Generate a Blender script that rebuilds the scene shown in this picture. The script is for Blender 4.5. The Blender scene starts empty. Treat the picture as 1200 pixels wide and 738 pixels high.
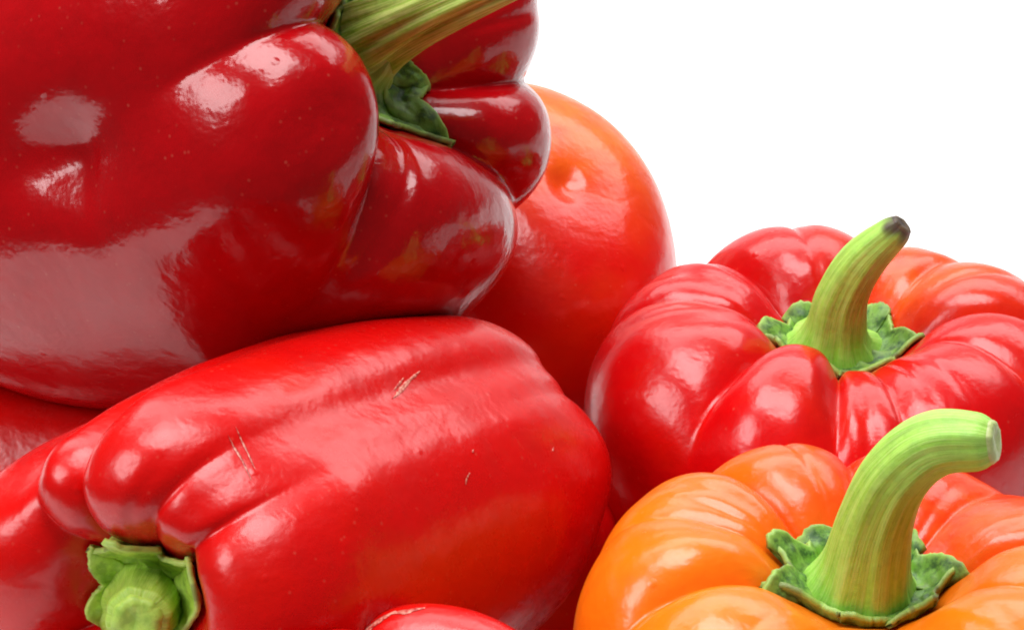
import bpy, math, random
import numpy as np
from mathutils import Vector, Matrix

# ---------------------------------------------------------------- camera, world, lamps, exposure
sc = bpy.context.scene
PITCH = math.radians(25.0)
CAM_Z = 0.3506
cam_d = bpy.data.cameras.new('camera'); cam = bpy.data.objects.new('camera', cam_d)
sc.collection.objects.link(cam); sc.camera = cam
cam_d.lens = 100.0; cam_d.sensor_width = 36.0; cam_d.clip_start = 0.01; cam_d.clip_end = 50
cam.location = (0, 0, CAM_Z); cam.rotation_euler = (math.pi/2 - PITCH, 0, 0)

w = bpy.data.worlds.new('World'); sc.world = w; w.use_nodes = True
w.node_tree.nodes['Background'].inputs[0].default_value = (1, 1, 1, 1)
w.node_tree.nodes['Background'].inputs[1].default_value = 0.07

def softbox(name, loc, target, sx, sy, watts, col=(1, 1, 1)):
    l = bpy.data.lights.new(name, 'AREA'); l.shape = 'RECTANGLE'; l.size = sx; l.size_y = sy
    l.energy = watts; l.color = col
    o = bpy.data.objects.new(name, l); sc.collection.objects.link(o); o.location = loc
    o.rotation_euler = (Vector(target) - Vector(loc)).to_track_quat('-Z', 'Y').to_euler()
    return o
softbox('softbox_overhead', (-0.05, 0.48, 0.88), (0.0, 0.55, 0.05), 0.58, 0.38, 6.9)
softbox('softbox_left', (-0.70, 0.12, 0.78), (0.0, 0.55, 0.08), 0.44, 0.48, 6.0)
softbox('softbox_back', (0.10, 1.20, 0.85), (0.1, 1.15, 0.0), 1.5, 0.7, 13.5)

sc.view_settings.view_transform = 'Standard'; sc.view_settings.look = 'None'
sc.view_settings.exposure = 0.0; sc.view_settings.gamma = 1.0
sc.render.engine = 'CYCLES'
sc.cycles.use_denoising = True
sc.cycles.max_bounces = 8; sc.cycles.caustics_reflective = False; sc.cycles.caustics_refractive = False
sc.cycles.pixel_filter_type = 'BLACKMAN_HARRIS'; sc.cycles.filter_width = 1.9

# ---------------------------------------------------------------- helpers
C = sc.collection

def mesh_obj(name, verts, faces, mat, parent=None, smooth=True, attrs=None):
    me = bpy.data.meshes.new(name)
    verts = np.asarray(verts, dtype=np.float32)
    me.from_pydata(verts.tolist(), [], faces)
    me.update()
    if smooth: me.polygons.foreach_set('use_smooth', [True]*len(me.polygons))
    for k, a in (attrs or {}).items():
        at_ = me.attributes.new(k, 'FLOAT', 'POINT'); at_.data.foreach_set('value', np.asarray(a, dtype=np.float32))
    me.materials.append(mat)
    o = bpy.data.objects.new(name, me); C.objects.link(o)
    if parent: o.parent = parent
    return o

def catmull(P, n):
    P = np.asarray(P, float); m = len(P)
    E = np.vstack([2*P[0]-P[1], P, 2*P[-1]-P[-2]])
    t = np.linspace(0, m-1-1e-9, n); i = t.astype(int); f = (t-i)[:, None]
    p0, p1, p2, p3 = E[i], E[i+1], E[i+2], E[i+3]
    return 0.5*((2*p1)+(-p0+p2)*f+(2*p0-5*p1+4*p2-p3)*f**2+(-p0+3*p1-3*p2+p3)*f**3)

def fnoise(X, freq, seed, octaves=3):
    """smooth pseudo noise: sums of random plane waves, about -1..1"""
    r = np.random.RandomState(seed); out = np.zeros(X.shape[0]); amp = 1.0
    for o in range(octaves):
        for k in range(6):
            d = r.normal(size=3); d /= np.linalg.norm(d)
            out += amp*np.sin(X@d*freq*(0.7+0.6*r.rand())+r.rand()*6.28)
        freq *= 2.1; amp *= 0.5
    return out/6.0

def sstep(a, b, x):
    t = np.clip((x-a)/(b-a), 0, 1); return t*t*(3-2*t)

def frame(axis, hint):
    z = Vector(axis).normalized(); y = (Vector(hint)-Vector(hint).dot(z)*z).normalized(); x = y.cross(z)
    return Matrix((x, y, z)).transposed()

# ---------------------------------------------------------------- materials
def nodes(name):
    m = bpy.data.materials.new(name); m.use_nodes = True
    return m, m.node_tree.nodes, m.node_tree.links, m.node_tree.nodes['Principled BSDF']

def skin_mat(name, c0, c1, dark, rough=0.16, seed=0.0, sss=0.06):
    """glossy pepper skin; c0->c1 follows the 'ripe' pigment attribute, blotched with noise"""
    m, N, L, b = nodes(name)
    tc = N.new('ShaderNodeTexCoord')
    mp = N.new('ShaderNodeMapping'); mp.inputs['Location'].default_value = (seed, seed*.7, -seed)
    L.new(tc.outputs['Object'], mp.inputs['Vector'])
    at_ = N.new('ShaderNodeAttribute'); at_.attribute_name = 'ripe'
    n1 = N.new('ShaderNodeTexNoise'); n1.inputs['Scale'].default_value = 45; n1.inputs['Detail'].default_value = 4
    L.new(mp.outputs[0], n1.inputs['Vector'])
    add = N.new('ShaderNodeMath'); add.operation = 'MULTIPLY_ADD'; add.inputs[1].default_value = 0.5; add.inputs[2].default_value = -0.25
    L.new(n1.outputs['Fac'], add.inputs[0])
    s = N.new('ShaderNodeMath'); s.operation = 'ADD'; s.use_clamp = True
    L.new(at_.outputs['Fac'], s.inputs[0]); L.new(add.outputs[0], s.inputs[1])
    mx = N.new('ShaderNodeMix'); mx.data_type = 'RGBA'
    mx.inputs[6].default_value = (*c0, 1); mx.inputs[7].default_value = (*c1, 1)
    L.new(s.outputs[0], mx.inputs[0])
    n2 = N.new('ShaderNodeTexNoise'); n2.inputs['Scale'].default_value = 120; n2.inputs['Detail'].default_value = 6
    n2.inputs['Roughness'].default_value = 0.65
    L.new(mp.outputs[0], n2.inputs['Vector'])
    rp = N.new('ShaderNodeMapRange'); rp.inputs[1].default_value = .42; rp.inputs[2].default_value = .75
    rp.inputs[3].default_value = 0.0; rp.inputs[4].default_value = 0.5
    L.new(n2.outputs['Fac'], rp.inputs[0])
    mx2 = N.new('ShaderNodeMix'); mx2.data_type = 'RGBA'
    mx2.inputs[7].default_value = (*dark, 1)
    L.new(rp.outputs[0], mx2.inputs[0]); L.new(mx.outputs[2], mx2.inputs[6])
    # pale scars: attribute written on the mesh
    sa = N.new('ShaderNodeAttribute'); sa.attribute_name = 'pale_mark'
    mx3 = N.new('ShaderNodeMix'); mx3.data_type = 'RGBA'; mx3.inputs[7].default_value = (.62, .32, .24, 1)
    L.new(sa.outputs['Fac'], mx3.inputs[0]); L.new(mx2.outputs[2], mx3.inputs[6])
    vp = N.new('ShaderNodeTexVoronoi'); vp.inputs['Scale'].default_value = 520; L.new(mp.outputs[0], vp.inputs['Vector'])
    vpr = N.new('ShaderNodeMapRange'); vpr.inputs[1].default_value = .10; vpr.inputs[2].default_value = .22; vpr.inputs[3].default_value = 1; vpr.inputs[4].default_value = 0
    L.new(vp.outputs['Distance'], vpr.inputs[0])
    vps = N.new('ShaderNodeSeparateColor'); L.new(vp.outputs['Color'], vps.inputs[0])
    vpg = N.new('ShaderNodeMapRange'); vpg.inputs[1].default_value = .55; vpg.inputs[2].default_value = 1.0; vpg.inputs[3].default_value = 0; vpg.inputs[4].default_value = .10
    L.new(vps.outputs[1], vpg.inputs[0])
    vpm = N.new('ShaderNodeMath'); vpm.operation = 'MULTIPLY'; L.new(vpr.outputs[0], vpm.inputs[0]); L.new(vpg.outputs[0], vpm.inputs[1])
    mx4 = N.new('ShaderNodeMix'); mx4.data_type = 'RGBA'; mx4.inputs[7].default_value = (.85, .35, .22, 1)
    L.new(vpm.outputs[0], mx4.inputs[0]); L.new(mx3.outputs[2], mx4.inputs[6])
    L.new(mx4.outputs[2], b.inputs['Base Color'])
    # roughness break-up
    rr = N.new('ShaderNodeMapRange'); rr.inputs[3].default_value = rough*.75; rr.inputs[4].default_value = rough*1.5
    L.new(n2.outputs['Fac'], rr.inputs[0]); L.new(rr.outputs[0], b.inputs['Roughness'])
    # fine relief: long soft ripples, orange peel, sparse pits
    n3 = N.new('ShaderNodeTexNoise'); n3.inputs['Scale'].default_value = 700; n3.inputs['Detail'].default_value = 2
    L.new(mp.outputs[0], n3.inputs['Vector'])
    n4 = N.new('ShaderNodeTexNoise'); n4.inputs['Scale'].default_value = 150; n4.inputs['Detail'].default_value = 3
    L.new(mp.outputs[0], n4.inputs['Vector'])
    vo = N.new('ShaderNodeTexVoronoi'); vo.inputs['Scale'].default_value = 130
    L.new(mp.outputs[0], vo.inputs['Vector'])
    vr = N.new('ShaderNodeMapRange'); vr.inputs[1].default_value = 0.0; vr.inputs[2].default_value = 0.13
    vr.inputs[3].default_value = 1; vr.inputs[4].default_value = 0
    L.new(vo.outputs['Distance'], vr.inputs[0])
    gt = N.new('ShaderNodeMath'); gt.operation = 'GREATER_THAN'; gt.inputs[1].default_value = 0.66
    sp = N.new('ShaderNodeSeparateColor'); L.new(vo.outputs['Color'], sp.inputs[0]); L.new(sp.outputs[0], gt.inputs[0])
    pit = N.new('ShaderNodeMath'); pit.operation = 'MULTIPLY'; L.new(vr.outputs[0], pit.inputs[0]); L.new(gt.outputs[0], pit.inputs[1])
    b1 = N.new('ShaderNodeBump'); b1.inputs['Strength'].default_value = 1; b1.inputs['Distance'].default_value = 0.00004
    b2 = N.new('ShaderNodeBump'); b2.inputs['Strength'].default_value = 1; b2.inputs['Distance'].default_value = 0.00036
    b3 = N.new('ShaderNodeBump'); b3.inputs['Strength'].default_value = 1; b3.inputs['Distance'].default_value = 0.00012
    L.new(n3.outputs['Fac'], b1.inputs['Height']); L.new(n4.outputs['Fac'], b2.inputs['Height']); L.new(pit.outputs[0], b3.inputs['Height'])
    L.new(b1.outputs[0], b2.inputs['Normal']); L.new(b2.outputs[0], b3.inputs['Normal']); L.new(b3.outputs[0], b.inputs['Normal'])
    b.inputs['IOR'].default_value = 1.5
    if sss:
        b.inputs['Subsurface Weight'].default_value = sss
        b.inputs['Subsurface Radius'].default_value = (1, .25, .1)
        b.inputs['Subsurface Scale'].default_value = 0.004
    return m

def green_mat(name, base, pale, dark, stripes=0.0, speck=0.3):
    m, N, L, b = nodes(name)
    tc = N.new('ShaderNodeTexCoord')
    a = N.new('ShaderNodeAttribute'); a.attribute_name = 'ang'
    al = N.new('ShaderNodeAttribute'); al.attribute_name = 'along'
    ed = N.new('ShaderNodeAttribute'); ed.attribute_name = 'edge'
    n1 = N.new('ShaderNodeTexNoise'); n1.inputs['Scale'].default_value = 380; n1.inputs['Detail'].default_value = 8
    n1.inputs['Roughness'].default_value = .65
    L.new(tc.outputs['Object'], n1.inputs['Vector'])
    # fibres: noise squeezed along the stem
    cb = N.new('ShaderNodeCombineXYZ')
    m1 = N.new('ShaderNodeMath'); m1.operation = 'MULTIPLY'; m1.inputs[1].default_value = 13.0
    m2 = N.new('ShaderNodeMath'); m2.operation = 'MULTIPLY'; m2.inputs[1].default_value = 1.1
    L.new(a.outputs['Fac'], m1.inputs[0]); L.new(al.outputs['Fac'], m2.inputs[0])
    L.new(m1.outputs[0], cb.inputs[0]); L.new(m2.outputs[0], cb.inputs[1])
    n2 = N.new('ShaderNodeTexNoise'); n2.inputs['Scale'].default_value = 1.3; n2.inputs['Detail'].default_value = 5
    L.new(cb.outputs[0], n2.inputs['Vector'])
    rp = N.new('ShaderNodeMapRange'); rp.inputs[1].default_value = .44; rp.inputs[2].default_value = .60
    L.new(n1.outputs['Fac'], rp.inputs[0])
    mx = N.new('ShaderNodeMix'); mx.data_type = 'RGBA'
    mx.inputs[6].default_value = (*base, 1); mx.inputs[7].default_value = (*dark, 1)
    sm = N.new('ShaderNodeMath'); sm.operation = 'MULTIPLY'; sm.inputs[1].default_value = speck
    L.new(rp.outputs[0], sm.inputs[0]); L.new(sm.outputs[0], mx.inputs[0])
    rp2 = N.new('ShaderNodeMapRange'); rp2.inputs[1].default_value = .40; rp2.inputs[2].default_value = .62
    L.new(n2.outputs['Fac'], rp2.inputs[0])
    st = N.new('ShaderNodeMath'); st.operation = 'MULTIPLY'; st.inputs[1].default_value = stripes
    L.new(rp2.outputs[0], st.inputs[0])
    mxs = N.new('ShaderNodeMix'); mxs.data_type = 'RGBA'; mxs.inputs[7].default_value = (*pale, 1)
    L.new(st.outputs[0], mxs.inputs[0]); L.new(mx.outputs[2], mxs.inputs[6])
    mxe = N.new('ShaderNodeMix'); mxe.data_type = 'RGBA'; mxe.inputs[7].default_value = (*pale, 1)
    L.new(ed.outputs['Fac'], mxe.inputs[0]); L.new(mxs.outputs[2], mxe.inputs[6])
    tipa = N.new('ShaderNodeAttribute'); tipa.attribute_name = 'brown'
    mxb = N.new('ShaderNodeMix'); mxb.data_type = 'RGBA'; mxb.inputs[7].default_value = (.07, .04, .02, 1)
    L.new(tipa.outputs['Fac'], mxb.inputs[0]); L.new(mxe.outputs[2], mxb.inputs[6])
    L.new(mxb.outputs[2], b.inputs['Base Color'])
    b.inputs['Roughness'].default_value = .48
    b1 = N.new('ShaderNodeBump'); b1.inputs['Distance'].default_value = .0003; b1.inputs['Strength'].default_value = .8
    b2 = N.new('ShaderNodeBump'); b2.inputs['Distance'].default_value = .0004; b2.inputs['Strength'].default_value = .45 if stripes else .1
    L.new(n1.outputs['Fac'], b1.inputs['Height']); L.new(n2.outputs['Fac'], b2.inputs['Height'])
    L.new(b1.outputs[0], b2.inputs['Normal']); L.new(b2.outputs[0], b.inputs['Normal'])
    b.inputs['Subsurface Weight'].default_value = .25
    b.inputs['Subsurface Radius'].default_value = (.6, 1, .3); b.inputs['Subsurface Scale'].default_value = .002
    return m

RED = (0.60, 0.004, 0.007); DEEP = (0.36, 0.002, 0.006); WARM = (0.75, 0.03, 0.006)
M = {}
M['red_dark'] = skin_mat('dark_red_skin', (0.41, .0012, .0035), (.50, .002, .004), (.27, .0008, .002), .15, 1.3)
M['red'] = skin_mat('bright_red_skin', (0.66, .0022, .0018), (.75, .03, .004), (.50, .0015, .0015), .24, 4.1)
M['red2'] = skin_mat('red_skin', (0.60, .0016, .0025), (.85, .085, .004), (.42, .001, .0018), .22, 7.7)
M['redorange'] = skin_mat('red_orange_skin', (0.72, .004, .002), (.86, .16, .010), (.66, .015, .003), .22, 9.2)
M['orange'] = skin_mat('orange_skin', (0.90, .21, .005), (.80, .045, .004), (.84, .14, .005), .22, 3.3)
M['stem'] = green_mat('stem_green', (.34, .66, .07), (.62, .80, .25), (.21, .48, .05), .40, .5)
M['stem_a'] = green_mat('stem_yellow_green', (.36, .60, .06), (.78, .86, .30), (.16, .34, .03), .65, .4)
M['calyx'] = green_mat('calyx_green', (.17, .34, .05), (.40, .58, .12), (.025, .085, .018), 0, .95)
M['calyx_light'] = green_mat('calyx_light_green', (.44, .68, .07), (.60, .76, .20), (.18, .36, .03), 0, .7)
M['stem_lime'] = green_mat('stem_lime_green', (.40, .60, .06), (.60, .74, .20), (.22, .40, .03), .4, .5)
M['cut_lime'] = green_mat('fresh_cut_stem_end', (.46, .64, .10), (.6, .7, .3), (.26, .44, .05), 0, .7)
M['cut'] = green_mat('cut_stem_end', (.55, .62, .25), (.7, .72, .4), (.3, .4, .1), 0, .6)
M['cut_brown'] = green_mat('dried_cut_stem_end', (.14, .085, .045), (.25, .17, .08), (.035, .02, .014), 0, .9)

# ---------------------------------------------------------------- the white sweep the peppers lie on
FLOOR = .0155
def build_backdrop():
    m, N, L, b = nodes('white_paper'); b.inputs['Base Color'].default_value = (.9, .9, .9, 1); b.inputs['Roughness'].default_value = .6
    tc = N.new('ShaderNodeTexCoord'); n = N.new('ShaderNodeTexNoise'); n.inputs['Scale'].default_value = 300
    L.new(tc.outputs['Object'], n.inputs['Vector'])
    bp = N.new('ShaderNodeBump'); bp.inputs['Distance'].default_value = .0001; L.new(n.outputs['Fac'], bp.inputs['Height']); L.new(bp.outputs[0], b.inputs['Normal'])
    prof = [(0.28, 0), (0.66, 0), (1.0, 0), (1.6, 0)]
    for k in range(1, 13):
        a = k/12*math.pi/2; prof.append((1.6+.4*math.sin(a), .4-.4*math.cos(a)))
    prof.append((2.0, 1.3))
    v = []; f = []
    for i, (y, z) in enumerate(prof): v += [(-.28 if i < 2 else -1.5, y, z+FLOOR), (1.5, y, z+FLOOR)]
    for i in range(len(prof)-1): f.append((2*i, 2*i+1, 2*i+3, 2*i+2))
    o = mesh_obj('backdrop', v, f, m); o['kind'] = 'structure'; return o
build_backdrop()

# ---------------------------------------------------------------- pepper builder
PROFILE = [  # radius, height, lobe swelling
    (0, .72, 0), (.11, .715, 0), (.22, .73, .02), (.34, .79, .07), (.48, .88, .12), (.63, .91, .13), (.79, .83, .12),
    (.90, .64, .10), (.945, .35, .07), (.95, 0, .05), (.92, -.35, .06), (.84, -.66, .08), (.68, -.87, .10),
    (.44, -.95, .09), (.19, -.91, .04), (0, -.88, 0)]
def tapered(end, k=1.0):
    return [(r*(1+(end-1)*max(0, (.5-z)/1.4)), z, a*k) for r, z, a in PROFILE]
CROWN_T, BODY_T, END_T = 5.5, 8.5, 12.0

class Pepper:
    def __init__(s, R, L, grooves, center, axis, hint, seed=0, profile=PROFILE, dabs=(), amps=None,
                 ripe=lambda X, T, th: np.zeros(len(X)), wob=.012, squash=None, crease=.72, scars=(), NT=220, NA=400, bend=None, twist=0.0, dents=10, soft=.0016, wrinkles=0):
        s.__dict__.update(R=R, L=L, seed=seed, dabs=dabs, ripe=ripe, wob=wob, squash=squash, crease=crease, scars=scars, NT=NT, NA=NA, bend=bend, twist=twist, soft=soft)
        rr = np.random.RandomState(seed+77)
        s.dabs = list(dabs)+[(rr.uniform(4.5, 13), rr.uniform(0, 360), rr.uniform(.5, 1.6), rr.uniform(7, 24), rr.uniform(-.022, .014)*R) for _ in range(dents)]
        s.dabs += [(rr.uniform(4.2, 6.4), rr.uniform(0, 360), rr.uniform(.7, 1.6), rr.uniform(1.6, 4.0), rr.uniform(-.020, .006)*R) for _ in range(wrinkles)]
        g = sorted([(a % 360, c, b, e) for a, c, b, e in grooves]); s.g = g
        s.prof = np.array(profile, float)
        n = len(g)
        s.amps = np.array(amps if amps is not None else [1.0]*n)
        s.mat = frame(axis, hint); s.center = Vector(center)
        s.MW = Matrix.Translation(s.center) @ s.mat.to_4x4()
    def lobes(s, T, th):
        """swelling factor for profile parameter T and angle th (deg, 0..360)"""
        th = (th-s.twist*(T-5)) % 360
        g = s.g; n = len(g); out = np.zeros_like(T); amp = np.zeros_like(T); wsum = np.zeros_like(T)
        for k in range(n):
            a0 = g[k][0]; a1 = g[(k+1) % n][0] + (360 if k == n-1 else 0)
            d = (th-a0) % 360; inside = d < (a1-a0)
            t = np.clip(d/(a1-a0), 0, 1)
            q_ = np.abs(2*t-1)
            bs = np.sqrt((1-q_**2.6)**(2*s.crease)*(1+s.soft)+s.soft)-s.soft**.5*q_
            bm = .5+.5*np.cos(np.pi*q_)
            k_ = sstep(5.5, 8.5, T)*(1-.6*sstep(11, 13, T)); b = bs*(1-k_)+bm*k_
            left = t < .5
            ga, gb = g[k], g[(k+1) % n]
            def fade(q): return np.interp(T, [0, CROWN_T, BODY_T, 10.2, END_T, 15], [q[1], q[1], q[2], q[2], q[3], q[3]])
            fd = np.where(left, fade(ga), fade(gb))
            out = np.where(inside, 1-(1-b)*fd, out)
            c = (a0+a1)/2; wd = (a1-a0)/2
            dd = np.abs((th-c+180) % 360-180)
            wt = np.exp(-(dd/wd)**2*1.2); amp += wt*s.amps[k]*min(1.1, (wd/30)**.5); wsum += wt
        return out*amp/wsum
    def surf(s, T, th, off=0.0):
        T = np.asarray(T, float); th = np.asarray(th, float) % 360
        tt = np.clip(T, 0, 15-1e-6)
        P = s.prof; E = np.vstack([P[1]*[-1, 1, 1], P, P[-2]*[-1, 1, 1]])
        i = tt.astype(int); f = (tt-i)[:, None]
        p0, p1, p2, p3 = E[i], E[i+1], E[i+2], E[i+3]
        Q = 0.5*((2*p1)+(-p0+p2)*f+(2*p0-5*p1+4*p2-p3)*f**2+(-p0+3*p1-3*p2+p3)*f**3)
        D = 0.5*((-p0+p2)+2*(2*p0-5*p1+4*p2-p3)*f+3*(-p0+3*p1-3*p2+p3)*f**2)
        r = Q[:, 0]*s.R; z = Q[:, 1]*s.L/2; dr = D[:, 0]*s.R; dz = D[:, 1]*s.L/2
        ln = np.hypot(dr, dz)+1e-12; nr, nz = -dz/ln, dr/ln
        h = np.maximum(Q[:, 2], 0)*s.R*s.lobes(tt, th) + off
        for (dt, dth, wt, wth, amt) in s.dabs:
            da = (th-dth+180) % 360-180
            h = h + amt*np.exp(-((tt-dt)/wt)**2-(da/wth)**2)
        a = np.radians(th)
        r2 = r+nr*h; z2 = z+nz*h
        X = np.stack([r2*np.cos(a), r2*np.sin(a), z2], 1)
        w_ = s.wob*s.R*sstep(2.0, 5.0, tt)
        n1 = fnoise(X/s.R, 2.6, s.seed+11, 3)
        X = X + (np.stack([nr*np.cos(a), nr*np.sin(a), nz], 1))*(w_*n1)[:, None]
        X = X + (np.stack([nr*np.cos(a), nr*np.sin(a), nz], 1))*(s.R*.005*sstep(3, 6, tt)*fnoise(X/s.R, 9, s.seed+5, 2))[:, None]
        if s.squash: X = X*np.array(s.squash)
        if s.bend is not None:
            zz = X[:, 2]/(s.L/2); X[:, 0] += s.bend[0]*zz**2; X[:, 1] += s.bend[1]*zz**2
        return X
    def grid(s, T, th):
        TT, HH = np.meshgrid(T, th, indexing='ij'); return TT.ravel(), HH.ravel()

def strip_faces(nr, nc, wrap=True):
    f = []
    for i in range(nr-1):
        for j in range(nc if wrap else nc-1):
            k = (j+1) % nc
            f.append((i*nc+j, (i+1)*nc+j, (i+1)*nc+k, i*nc+k))
    return f

def build_body(p, mat, root):
    T = np.linspace(0.06, 14.94, p.NT); th = np.linspace(0, 360, p.NA, endpoint=False)
    TT, HH = p.grid(T, th); X = p.surf(TT, HH)
    top = X[:p.NA].mean(0); bot = X[-p.NA:].mean(0)
    V = np.vstack([X, top, bot]); n = len(X)
    F = strip_faces(p.NT, p.NA)
    F += [(n, j, (j+1) % p.NA) for j in range(p.NA)]
    l0 = (p.NT-1)*p.NA; F += [(n+1, l0+(j+1) % p.NA, l0+j) for j in range(p.NA)]
    rp = np.append(p.ripe(X, TT, HH), [0, 0])
    sca = np.zeros(len(X))
    for pts, wd, st in p.scars:
        Y = p.surf([q[0] for q in pts], [q[1] for q in pts])
        for a, b in zip(Y[:-1], Y[1:]):
            ab = b-a; t = np.clip(((X-a)@ab)/(ab@ab), 0, 1); d = np.linalg.norm(X-(a+t[:, None]*ab), axis=1)
            sca = np.maximum(sca, st*np.exp(-(d/wd)**2))
    return mesh_obj('body', V, F, mat, root, attrs={'ripe': rp, 'pale_mark': np.append(sca, [0, 0])})

def build_calyx(p, mat, root, tips, seed=1, valley=.80, lift=.0006, thick=.0010, crinkle=.0005, cone=.006):
    """cap lying tight on the crown: tips = [(angle, reach)], a few blunt points joined by nearly straight edges"""
    NA, NR = 240, 40
    r = np.random.RandomState(seed)
    th = np.linspace(0, 360, NA, endpoint=False)
    tips = sorted((a % 360, q) for a, q in tips); A_, Q_ = [], []
    for k, (a, q) in enumerate(tips):
        a2, q2 = tips[(k+1) % len(tips)]; a2 += 360 if k == len(tips)-1 else 0
        A_ += [a-2.5, a+2.5, a+(a2-a)*(.42+.16*r.rand())]; Q_ += [q, q, (q+q2)/2*valley]
    A_ = np.array(A_); Q_ = np.array(Q_); o = np.argsort(A_)
    reach = np.interp(th, np.concatenate([A_[o]-360, A_[o], A_[o]+360]), np.tile(Q_[o], 3))
    reach += .015*np.sin(th/360*6.283*13+seed)+r.normal(0, .018, NA)
    U = np.linspace(.02, 1, NR)
    TT = (U[:, None]*reach[None, :]).ravel(); HH = np.tile(th, NR); UU = np.repeat(U, NA)
    base = p.surf(TT, HH)
    dT = p.surf(TT+.02, HH)-base; dH = p.surf(TT, HH+.5)-base
    nrm = np.cross(dT, dH); nrm /= np.linalg.norm(nrm, axis=1)[:, None]+1e-12
    nrm[nrm[:, 2] < 0] *= -1
    cr = fnoise(base, 700, seed, 2)+.7*(np.abs(fnoise(base, 1500, seed+9, 2))-.4)
    ridge = np.zeros_like(UU)
    for a, q in tips:
        d = (HH-a+180) % 360-180; ridge = np.maximum(ridge, np.exp(-(d/7)**2))
    o1 = thick+lift*UU**2+(crinkle*cr+.0006*ridge)*sstep(.15, .5, UU)*(1-.5*sstep(.85, 1, UU))+.0012*(1-sstep(.1, .5, UU))+cone*np.exp(-(UU/.30)**2)
    edge_t = thick*(1-.6*sstep(.9, 1, UU))
    topv = base+nrm*o1[:, None]; botv = base+nrm*(o1-edge_t-.0006)[:, None]
    n = len(base); V = np.vstack([topv, botv]); F = strip_faces(NR, NA)
    F += [tuple(q+n for q in f[::-1]) for f in strip_faces(NR, NA)]
    l0 = (NR-1)*NA
    F += [(l0+j, n+l0+j, n+l0+(j+1) % NA, l0+(j+1) % NA) for j in range(NA)]
    ed = np.maximum(sstep(.93, 1.0, UU)*.55, .85*(1-sstep(.22, .48, UU+.10*fnoise(base, 900, seed+3, 2))))
    ed = np.maximum(ed, .35*ridge*(1-sstep(.5, .95, UU)))
    z = np.zeros(2*n)
    br = np.tile(.5*sstep(.97, 1., UU)*(fnoise(base, 600, seed+4, 2) > .25), 2)
    return mesh_obj('calyx', V, F, mat, root, attrs={'edge': np.tile(ed, 2), 'ang': np.tile(HH/60, 2), 'along': np.tile(UU, 2), 'brown': br})

def build_stem(p, mat, mat_cut, root, pts, radii, seed=3, ribs=5, rib=.06, brown=0.0, flare=1.0):
    """pts in world space, from the middle of the calyx to the cut end"""
    inv = p.MW.inverted(); P = np.array([inv @ Vector(q) for q in pts]); n = 90; NA = 96
    S = catmull(np.column_stack([P, radii]), n); c = S[:, :3]; rad = S[:, 3]*np.sqrt(1-.35*np.clip((np.linspace(0, 1, n)-.955)/.045, 0, 1)**2)
    tan = np.gradient(c, axis=0); tan /= np.linalg.norm(tan, axis=1)[:, None]
    ref = np.array([1.0, 0, 0]); V = []; ang = []; al = []
    a = np.linspace(0, 2*np.pi, NA, endpoint=False); r = np.random.RandomState(seed); ph = r.rand(4)*6.28
    u = ref - ref@tan[0]*tan[0]; u /= np.linalg.norm(u)
    for i in range(n):
        u = u-(u@tan[i])*tan[i]; u /= np.linalg.norm(u); v = np.cross(tan[i], u)
        k = i/(n-1); tw = .5*k
        prof = 1+rib*(np.abs(np.sin(ribs/2*(a+tw)+ph[0]))**.8-.6)+rib*.45*np.sin((ribs+3)*(a+tw*1.3)+ph[1])+.03*np.sin(2*a+ph[2])+rib*.14*np.sin(19*a+3*k+ph[3])+.02*np.sin(3*a+14*k+ph[2])
        rr = rad[i]*prof*(1+.025*math.sin(9*k+ph[1]))
        V.append(c[i]+rr[:, None]*(np.cos(a)[:, None]*u+np.sin(a)[:, None]*v)); ang.append(a/6.283*6); al.append(np.full(NA, k*3))
    V = np.vstack(V); F = [f[::-1] for f in strip_faces(n, NA)]
    br = sstep(1-brown, 1.0, np.concatenate(al)/3+.03*fnoise(V, 1500, seed, 2)) if brown else np.zeros(len(V))
    st = mesh_obj('stem', V, F, mat, root, attrs={'ang': np.concatenate(ang), 'along': np.concatenate(al), 'edge': np.zeros(len(V)), 'brown': br})
    # cut end: worn round at the rim, uneven face with a sunken pith
    ring = V[-NA:]; cen = ring.mean(0); W = [ring]
    for q, hgt in ((.97, .10), (.90, .20), (.76, .27), (.55, .26), (.35, .20), (.12, .16)):
        ring_q = cen+(ring-cen)*q; jit = fnoise(ring_q, 1800, seed+2, 3)[:, None]*tan[-1]*rad[-1]*.07
        W.append(ring_q+tan[-1]*rad[-1]*hgt+jit*min(1, (1-q)*6))
    cen = cen+tan[-1]*rad[-1]*.14
    W = np.vstack(W+[cen[None]]); F = [f[::-1] for f in strip_faces(7, NA)]; l0 = 6*NA
    F += [(l0+j, l0+(j+1) % NA, len(W)-1) for j in range(NA)]
    z = np.zeros(len(W))
    mesh_obj('cut_end', W, F, mat_cut, st, attrs={'ang': z, 'along': z, 'edge': z, 'brown': z})
    return st

def pepper_root(p, label):
    e = bpy.data.objects.new('bell_pepper', None); C.objects.link(e); e.empty_display_size = .02
    e.matrix_world = p.MW; e['label'] = label; e['category'] = 'bell pepper'; e['group'] = 'heap of bell peppers'
    return e


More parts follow.
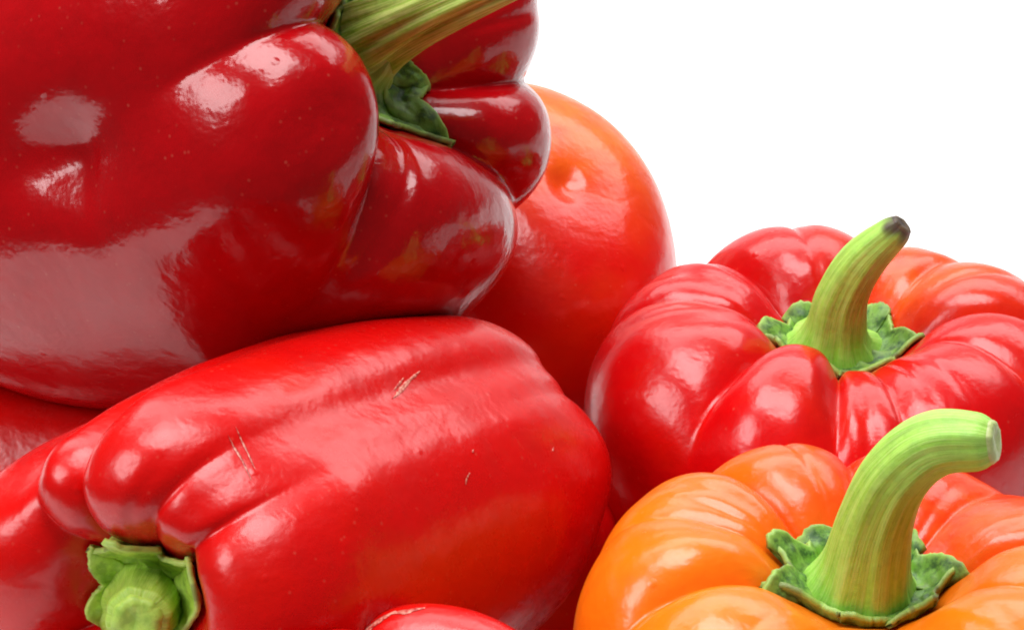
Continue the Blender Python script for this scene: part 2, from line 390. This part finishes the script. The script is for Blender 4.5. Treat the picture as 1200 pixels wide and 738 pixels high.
# ---------------------------------------------------------------- D: upright red pepper at the right
pD = Pepper(.054, .086, [(-5, 1, .5, .8), (38, .18, .05, .1), (70, 1, .3, .8), (128, 1, .3, .8), (169, 1, .3, .8), (229, 1, .25, .8), (264, .9, .45, .5), (281, .6, .2, .2), (322, .15, .1, .1)],
            (0.0694, 0.5478, 0.0536), (0.01, .02, 1), (0, 1, 0), seed=5, wob=.018, wrinkles=22,
            amps=[1.3, 1.3, .85, 1.15, 1.55, .85, .85, 1.25, 1.3], dabs=[(5.2, 262, 1.6, 38, -.0030), (4.6, 196, .8, 14, -.0020), (6.6, 205, .8, 12, .0012), (5.6, 150, .7, 5, -.0010), (5.2, 100, .9, 5, -.0010)],
            ripe=lambda X, T, th: 1.5*np.exp(-(((th-42+180) % 360-180)/30)**2-((T-4.6)/2.0)**2))
rD = pepper_root(pD, 'glossy red pepper standing upright behind the orange one, brown-tipped curved stem')
bodyD = build_body(pD, M['red2'], rD)
build_calyx(pD, M['calyx'], rD, [(-8, 3.15), (48, 3.1), (118, 3.0), (160, 3.1), (205, 3.0), (250, 2.5), (305, 2.9)], seed=4)
build_stem(pD, M['stem'], M['cut_brown'], rD, [(0.0687, 0.5500, 0.0842), (0.0686, 0.5483, 0.0879), (0.0688, 0.5471, 0.0923), (0.0698, 0.5456, 0.1009), (0.0737, 0.5442, 0.1098), (0.0807, 0.5426, 0.1181)],
           [.0120, .0082, .0062, .0054, .0047, .0030], seed=3, brown=.06)

# ---------------------------------------------------------------- E: orange pepper in front
pE = Pepper(.0535, .086, [(5, 1, .4, .8), (48, .4, .1, .1), (90, 1, .4, .8), (130, 1, .4, .8), (163, .35, .05, .1), (197, 1, .4, .8), (240, .3, 0, .1), (285, 1, .5, .8), (325, .3, 0, .1)],
            (0.0645, 0.4440, 0.0558), (0, .0, 1), (0, 1, 0), seed=9, wob=.018, wrinkles=18, amps=[1.15, 1.15, .85, 1.15, 1.2, 1.0, 1.0, 1.2, 1.2],
            dabs=[(5, 250, 1.8, 45, -.006), (5, 45, 1.8, 32, -.0055), (4.6, 163, .8, 12, -.0016)],
            ripe=lambda X, T, th: 1.1*np.exp(-(((th-65+180) % 360-180)/62)**2)*sstep(1, 3, T)+.30*np.exp(-(((th-150+180) % 360-180)/30)**2)*(1-sstep(3.5, 6, T))+.08)
rE = pepper_root(pE, 'orange pepper in the right foreground with a thick hooked green stem')
build_body(pE, M['orange'], rE)
build_calyx(pE, M['calyx'], rE, [(8, 3.1), (62, 3.1), (122, 3.2), (156, 3.55), (195, 3.5), (250, 2.4), (320, 2.6)], seed=8, crinkle=.0008, lift=.0016)
build_stem(pE, M['stem'], M['cut'], rE, [(0.0628, 0.4452, 0.0844), (0.0628, 0.4437, 0.0882), (0.0631, 0.4420, 0.0941), (0.0643, 0.4405, 0.1051), (0.0674, 0.4387, 0.1153), (0.0735, 0.4365, 0.1225), (0.0823, 0.4331, 0.1247)],
           [.0145, .0104, .0078, .0066, .0061, .0055, .0045], seed=7)

# ---------------------------------------------------------------- A: big dark red pepper lying on top
pA = Pepper(.059, .130, [(178, .85, .8, .7), (233, .95, .05, .6), (317, .95, .15, .6), (353, .85, .2, .5), (50, 1, .5, .6), (115, 1, .5, .6)],
            (-0.0697, 0.5612, 0.1344), (0.8228, -0.3972, 0.4066), (0, .4226, .9063), seed=21, soft=.012, crease=.9, wob=.024, wrinkles=8, twist=4.5, profile=tapered(.95, 1.05), amps=[.8, 1, 1.1, 1.15, 1.05, 1.15],
            dabs=[(8.5, 194, .55, 10, -.0055), (8.4, 201, .16, 9, -.0010), (9.1, 205, .9, 8, .0012), (6.0, 280, 1.4, 26, -.003), (5.4, 205, .6, 8, -.0012)])
rA = pepper_root(pA, 'large dark red pepper lying on its side on top of the heap')
bodyA = build_body(pA, M['red_dark'], rA)
build_calyx(pA, M['calyx'], rA, [(25, 2.7), (85, 2.7), (150, 2.6), (215, 2.3), (258, 2.8), (308, 3.6), (345, 2.8)], seed=5, crinkle=.0008)
build_stem(pA, M['stem_a'], M['cut'], rA, [(-0.0320, 0.5487, 0.1548), (-0.0290, 0.5458, 0.1581), (-0.0215, 0.5398, 0.1641), (-0.0092, 0.5316, 0.1726), (0.0065, 0.5229, 0.1824)], [.0105, .0086, .0072, .0060, .005], seed=12, rib=.14)

# ---------------------------------------------------------------- B: red pepper lying in front at the left
pB = Pepper(.0415, .121, [(31, .85, .25, .6), (49, .75, .08, .2), (92, 1, .7, .4), (120, .6, .3, .4), (200, 1, .5, .5), (270, 1, .5, .5), (330, .5, .1, .4)],
            (-0.0383, 0.4808, 0.0803), (-0.6215, -0.7745, 0.1179), (0, .4226, .9063), seed=31, wob=.022, wrinkles=12, profile=tapered(.92, 1.0), amps=[.5, 1.0, 1.05, 1.15, 1.1, 1, 1.25], soft=.006, crease=.85,
            dabs=[(4.1, 8, 1.5, 34, -.0095), (9.6, 47, 1.8, 8, -.0016), (7.7, 22, .45, 15, .0014), (6.4, 112, 1.8, 26, -.0040), (5.6, 106, .8, 7, .0016), (7.4, 115, 2.4, 24, -.0026), (6.9, 92, 1.3, 9, -.0020), (6.0, 155, 1.5, 18, .0018), (5.8, 131, .9, 9, -.0028), (6.8, 80, .9, 8, .0012), (6.6, 40, 1.2, 9, -.0010)])
rB = pepper_root(pB, 'bright red pepper lying on its side, short cut stem facing the lower left')
bodyB = build_body(pB, M['red'], rB)
build_calyx(pB, M['calyx_light'], rB, [(15, 4.0), (66, 4.0), (125, 3.2), (185, 3.0), (245, 3.0), (310, 3.6)], seed=6, lift=.0012)
build_stem(pB, M['stem_lime'], M['cut_lime'], rB, [(-0.0656, 0.4505, 0.0838), (-0.0656, 0.4468, 0.0854), (-0.0655, 0.4383, 0.0885), (-0.0661, 0.4314, 0.0902)], [.0110, .0078, .0062, .0058], seed=15)

# ---------------------------------------------------------------- C: red orange pepper behind
PROFILE_C = PROFILE[:11]+[(.82, -.62, .06), (.66, -.84, .05), (.42, -.97, .03), (.16, -1.0, .01), (0, -.955, 0)]
pC = Pepper(.0365, .085, [(20, .5, .1, .2), (110, .5, .1, .15), (200, .5, .1, .2), (290, .5, .1, .15)],
            (-0.0017, 0.6281, 0.0648), (-0.3388, 0.4506, -0.8259), (0, .4226, .9063), seed=41, squash=(1.05, 1.3, 1), profile=PROFILE_C, dents=5,
            ripe=lambda X, T, th: sstep(-.022, .026, X[:, 1]))
rC = pepper_root(pC, 'red-orange pepper at the back with its smooth dimpled end facing out')
build_body(pC, M['redorange'], rC)

# ---------------------------------------------------------------- F: red pepper standing below, only its shoulder in view
pF = Pepper(.032, .078, [(30, 1, .5, .5), (120, 1, .5, .5), (205, 1, .5, .5), (300, 1, .5, .5)], (-.018, .411, .0530), (0.05, 0, 1), (0, 1, 0), seed=51, NT=150, NA=260)
rF = pepper_root(pF, 'red pepper at the bottom edge, only its top showing below the others'); bodyF = build_body(pF, M['red'], rF)
# ---------------------------------------------------------------- G: red pepper in the gap under the big one
pG = Pepper(.032, .09, [(0, 1, .5, .5), (90, 1, .5, .5), (180, 1, .5, .5), (270, 1, .5, .5)], (-.098, .555, .0475), (-.95, .2, 0), (0, 0, 1), seed=61, NT=150, NA=260)
rG = pepper_root(pG, 'red pepper in shade under the big dark one at the left edge'); build_body(pG, M['red'], rG)
# ---------------------------------------------------------------- H: pepper added between B, D and E to block the lit floor
pH = Pepper(.028, .072, [(20, 1, .5, .5), (110, 1, .5, .5), (200, 1, .5, .5), (290, 1, .5, .5)], (-.014, .528, .044), (-.97, .1, .05), (0, 0, 1), seed=71, NT=120, NA=220)
rH = pepper_root(pH, 'red pepper added to darken the gap left of the orange pepper'); build_body(pH, M['red2'], rH)

# ---------------------------------------------------------------- healed scratches and nicks in the skin; on F a painted highlight edge
def scratch_highlight(p, body, px, wid, mat):
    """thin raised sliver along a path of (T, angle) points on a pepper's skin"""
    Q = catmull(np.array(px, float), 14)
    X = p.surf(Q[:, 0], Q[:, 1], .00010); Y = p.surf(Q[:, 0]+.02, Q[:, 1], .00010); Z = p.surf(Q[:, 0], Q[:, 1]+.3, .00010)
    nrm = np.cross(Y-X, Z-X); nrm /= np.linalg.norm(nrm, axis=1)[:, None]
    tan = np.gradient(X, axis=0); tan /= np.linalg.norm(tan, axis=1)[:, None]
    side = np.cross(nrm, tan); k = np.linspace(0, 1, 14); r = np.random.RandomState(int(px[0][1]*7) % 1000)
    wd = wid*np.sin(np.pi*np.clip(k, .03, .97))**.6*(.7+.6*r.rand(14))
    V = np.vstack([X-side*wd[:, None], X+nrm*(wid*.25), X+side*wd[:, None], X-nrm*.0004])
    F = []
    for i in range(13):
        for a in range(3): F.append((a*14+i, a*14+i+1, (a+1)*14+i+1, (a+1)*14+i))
    return mesh_obj('scratch_highlight', V, F, mat, body)
def pale_mark_mat():
    m, N, L, b = nodes('scratch_and_highlight'); b.inputs['Base Color'].default_value = (.62, .25, .18, 1); b.inputs['Roughness'].default_value = .35
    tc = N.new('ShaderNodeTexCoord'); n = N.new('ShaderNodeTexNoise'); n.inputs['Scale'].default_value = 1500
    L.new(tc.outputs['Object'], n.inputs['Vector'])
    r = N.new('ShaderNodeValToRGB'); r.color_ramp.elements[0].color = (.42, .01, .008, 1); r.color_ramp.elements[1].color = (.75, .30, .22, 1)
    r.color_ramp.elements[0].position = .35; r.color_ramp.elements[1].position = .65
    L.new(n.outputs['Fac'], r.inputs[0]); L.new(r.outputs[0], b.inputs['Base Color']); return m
M['pale_mark'] = pale_mark_mat()
for pts, wd in [([(6.87, 52.3), (6.82, 45), (6.75, 38.5)], .00020), ([(7.02, 53.0), (6.96, 47), (6.88, 40.5)], .00016),
                ([(8.95, 45.5), (9.12, 47.0), (9.30, 49)], .00028), ([(9.0, 45.8), (9.2, 48.5), (9.49, 51)], .00042), ([(9.05, 48), (9.25, 50.5)], .00022),
                ([(9.15, 17.4), (9.08, 16.2), (9.04, 15.0)], .00020), ([(9.3, 22), (9.33, 22.6)], .0002), ([(10.4, 14), (10.44, 14.8)], .0002)]:
    scratch_highlight(pB, bodyB, pts, wd, M['pale_mark'])
for pts, wd in [([(5.12, 143), (4.98, 132), (5.02, 122)], .0005), ([(5.0, 126), (4.92, 114), (4.98, 102)], .0007), ([(4.96, 106), (4.88, 97), (4.93, 88)], .0006), ([(4.8, 100), (4.84, 94)], .0004)]:  # on F the pale slivers stand in for a ragged highlight
    scratch_highlight(pF, bodyF, pts, wd, M['pale_mark'])
for pts, wd in [([(5.35, 263.6), (5.8, 264.0), (6.3, 264.4)], .0002)]:
    scratch_highlight(pD, bodyD, pts, wd, M['pale_mark'])
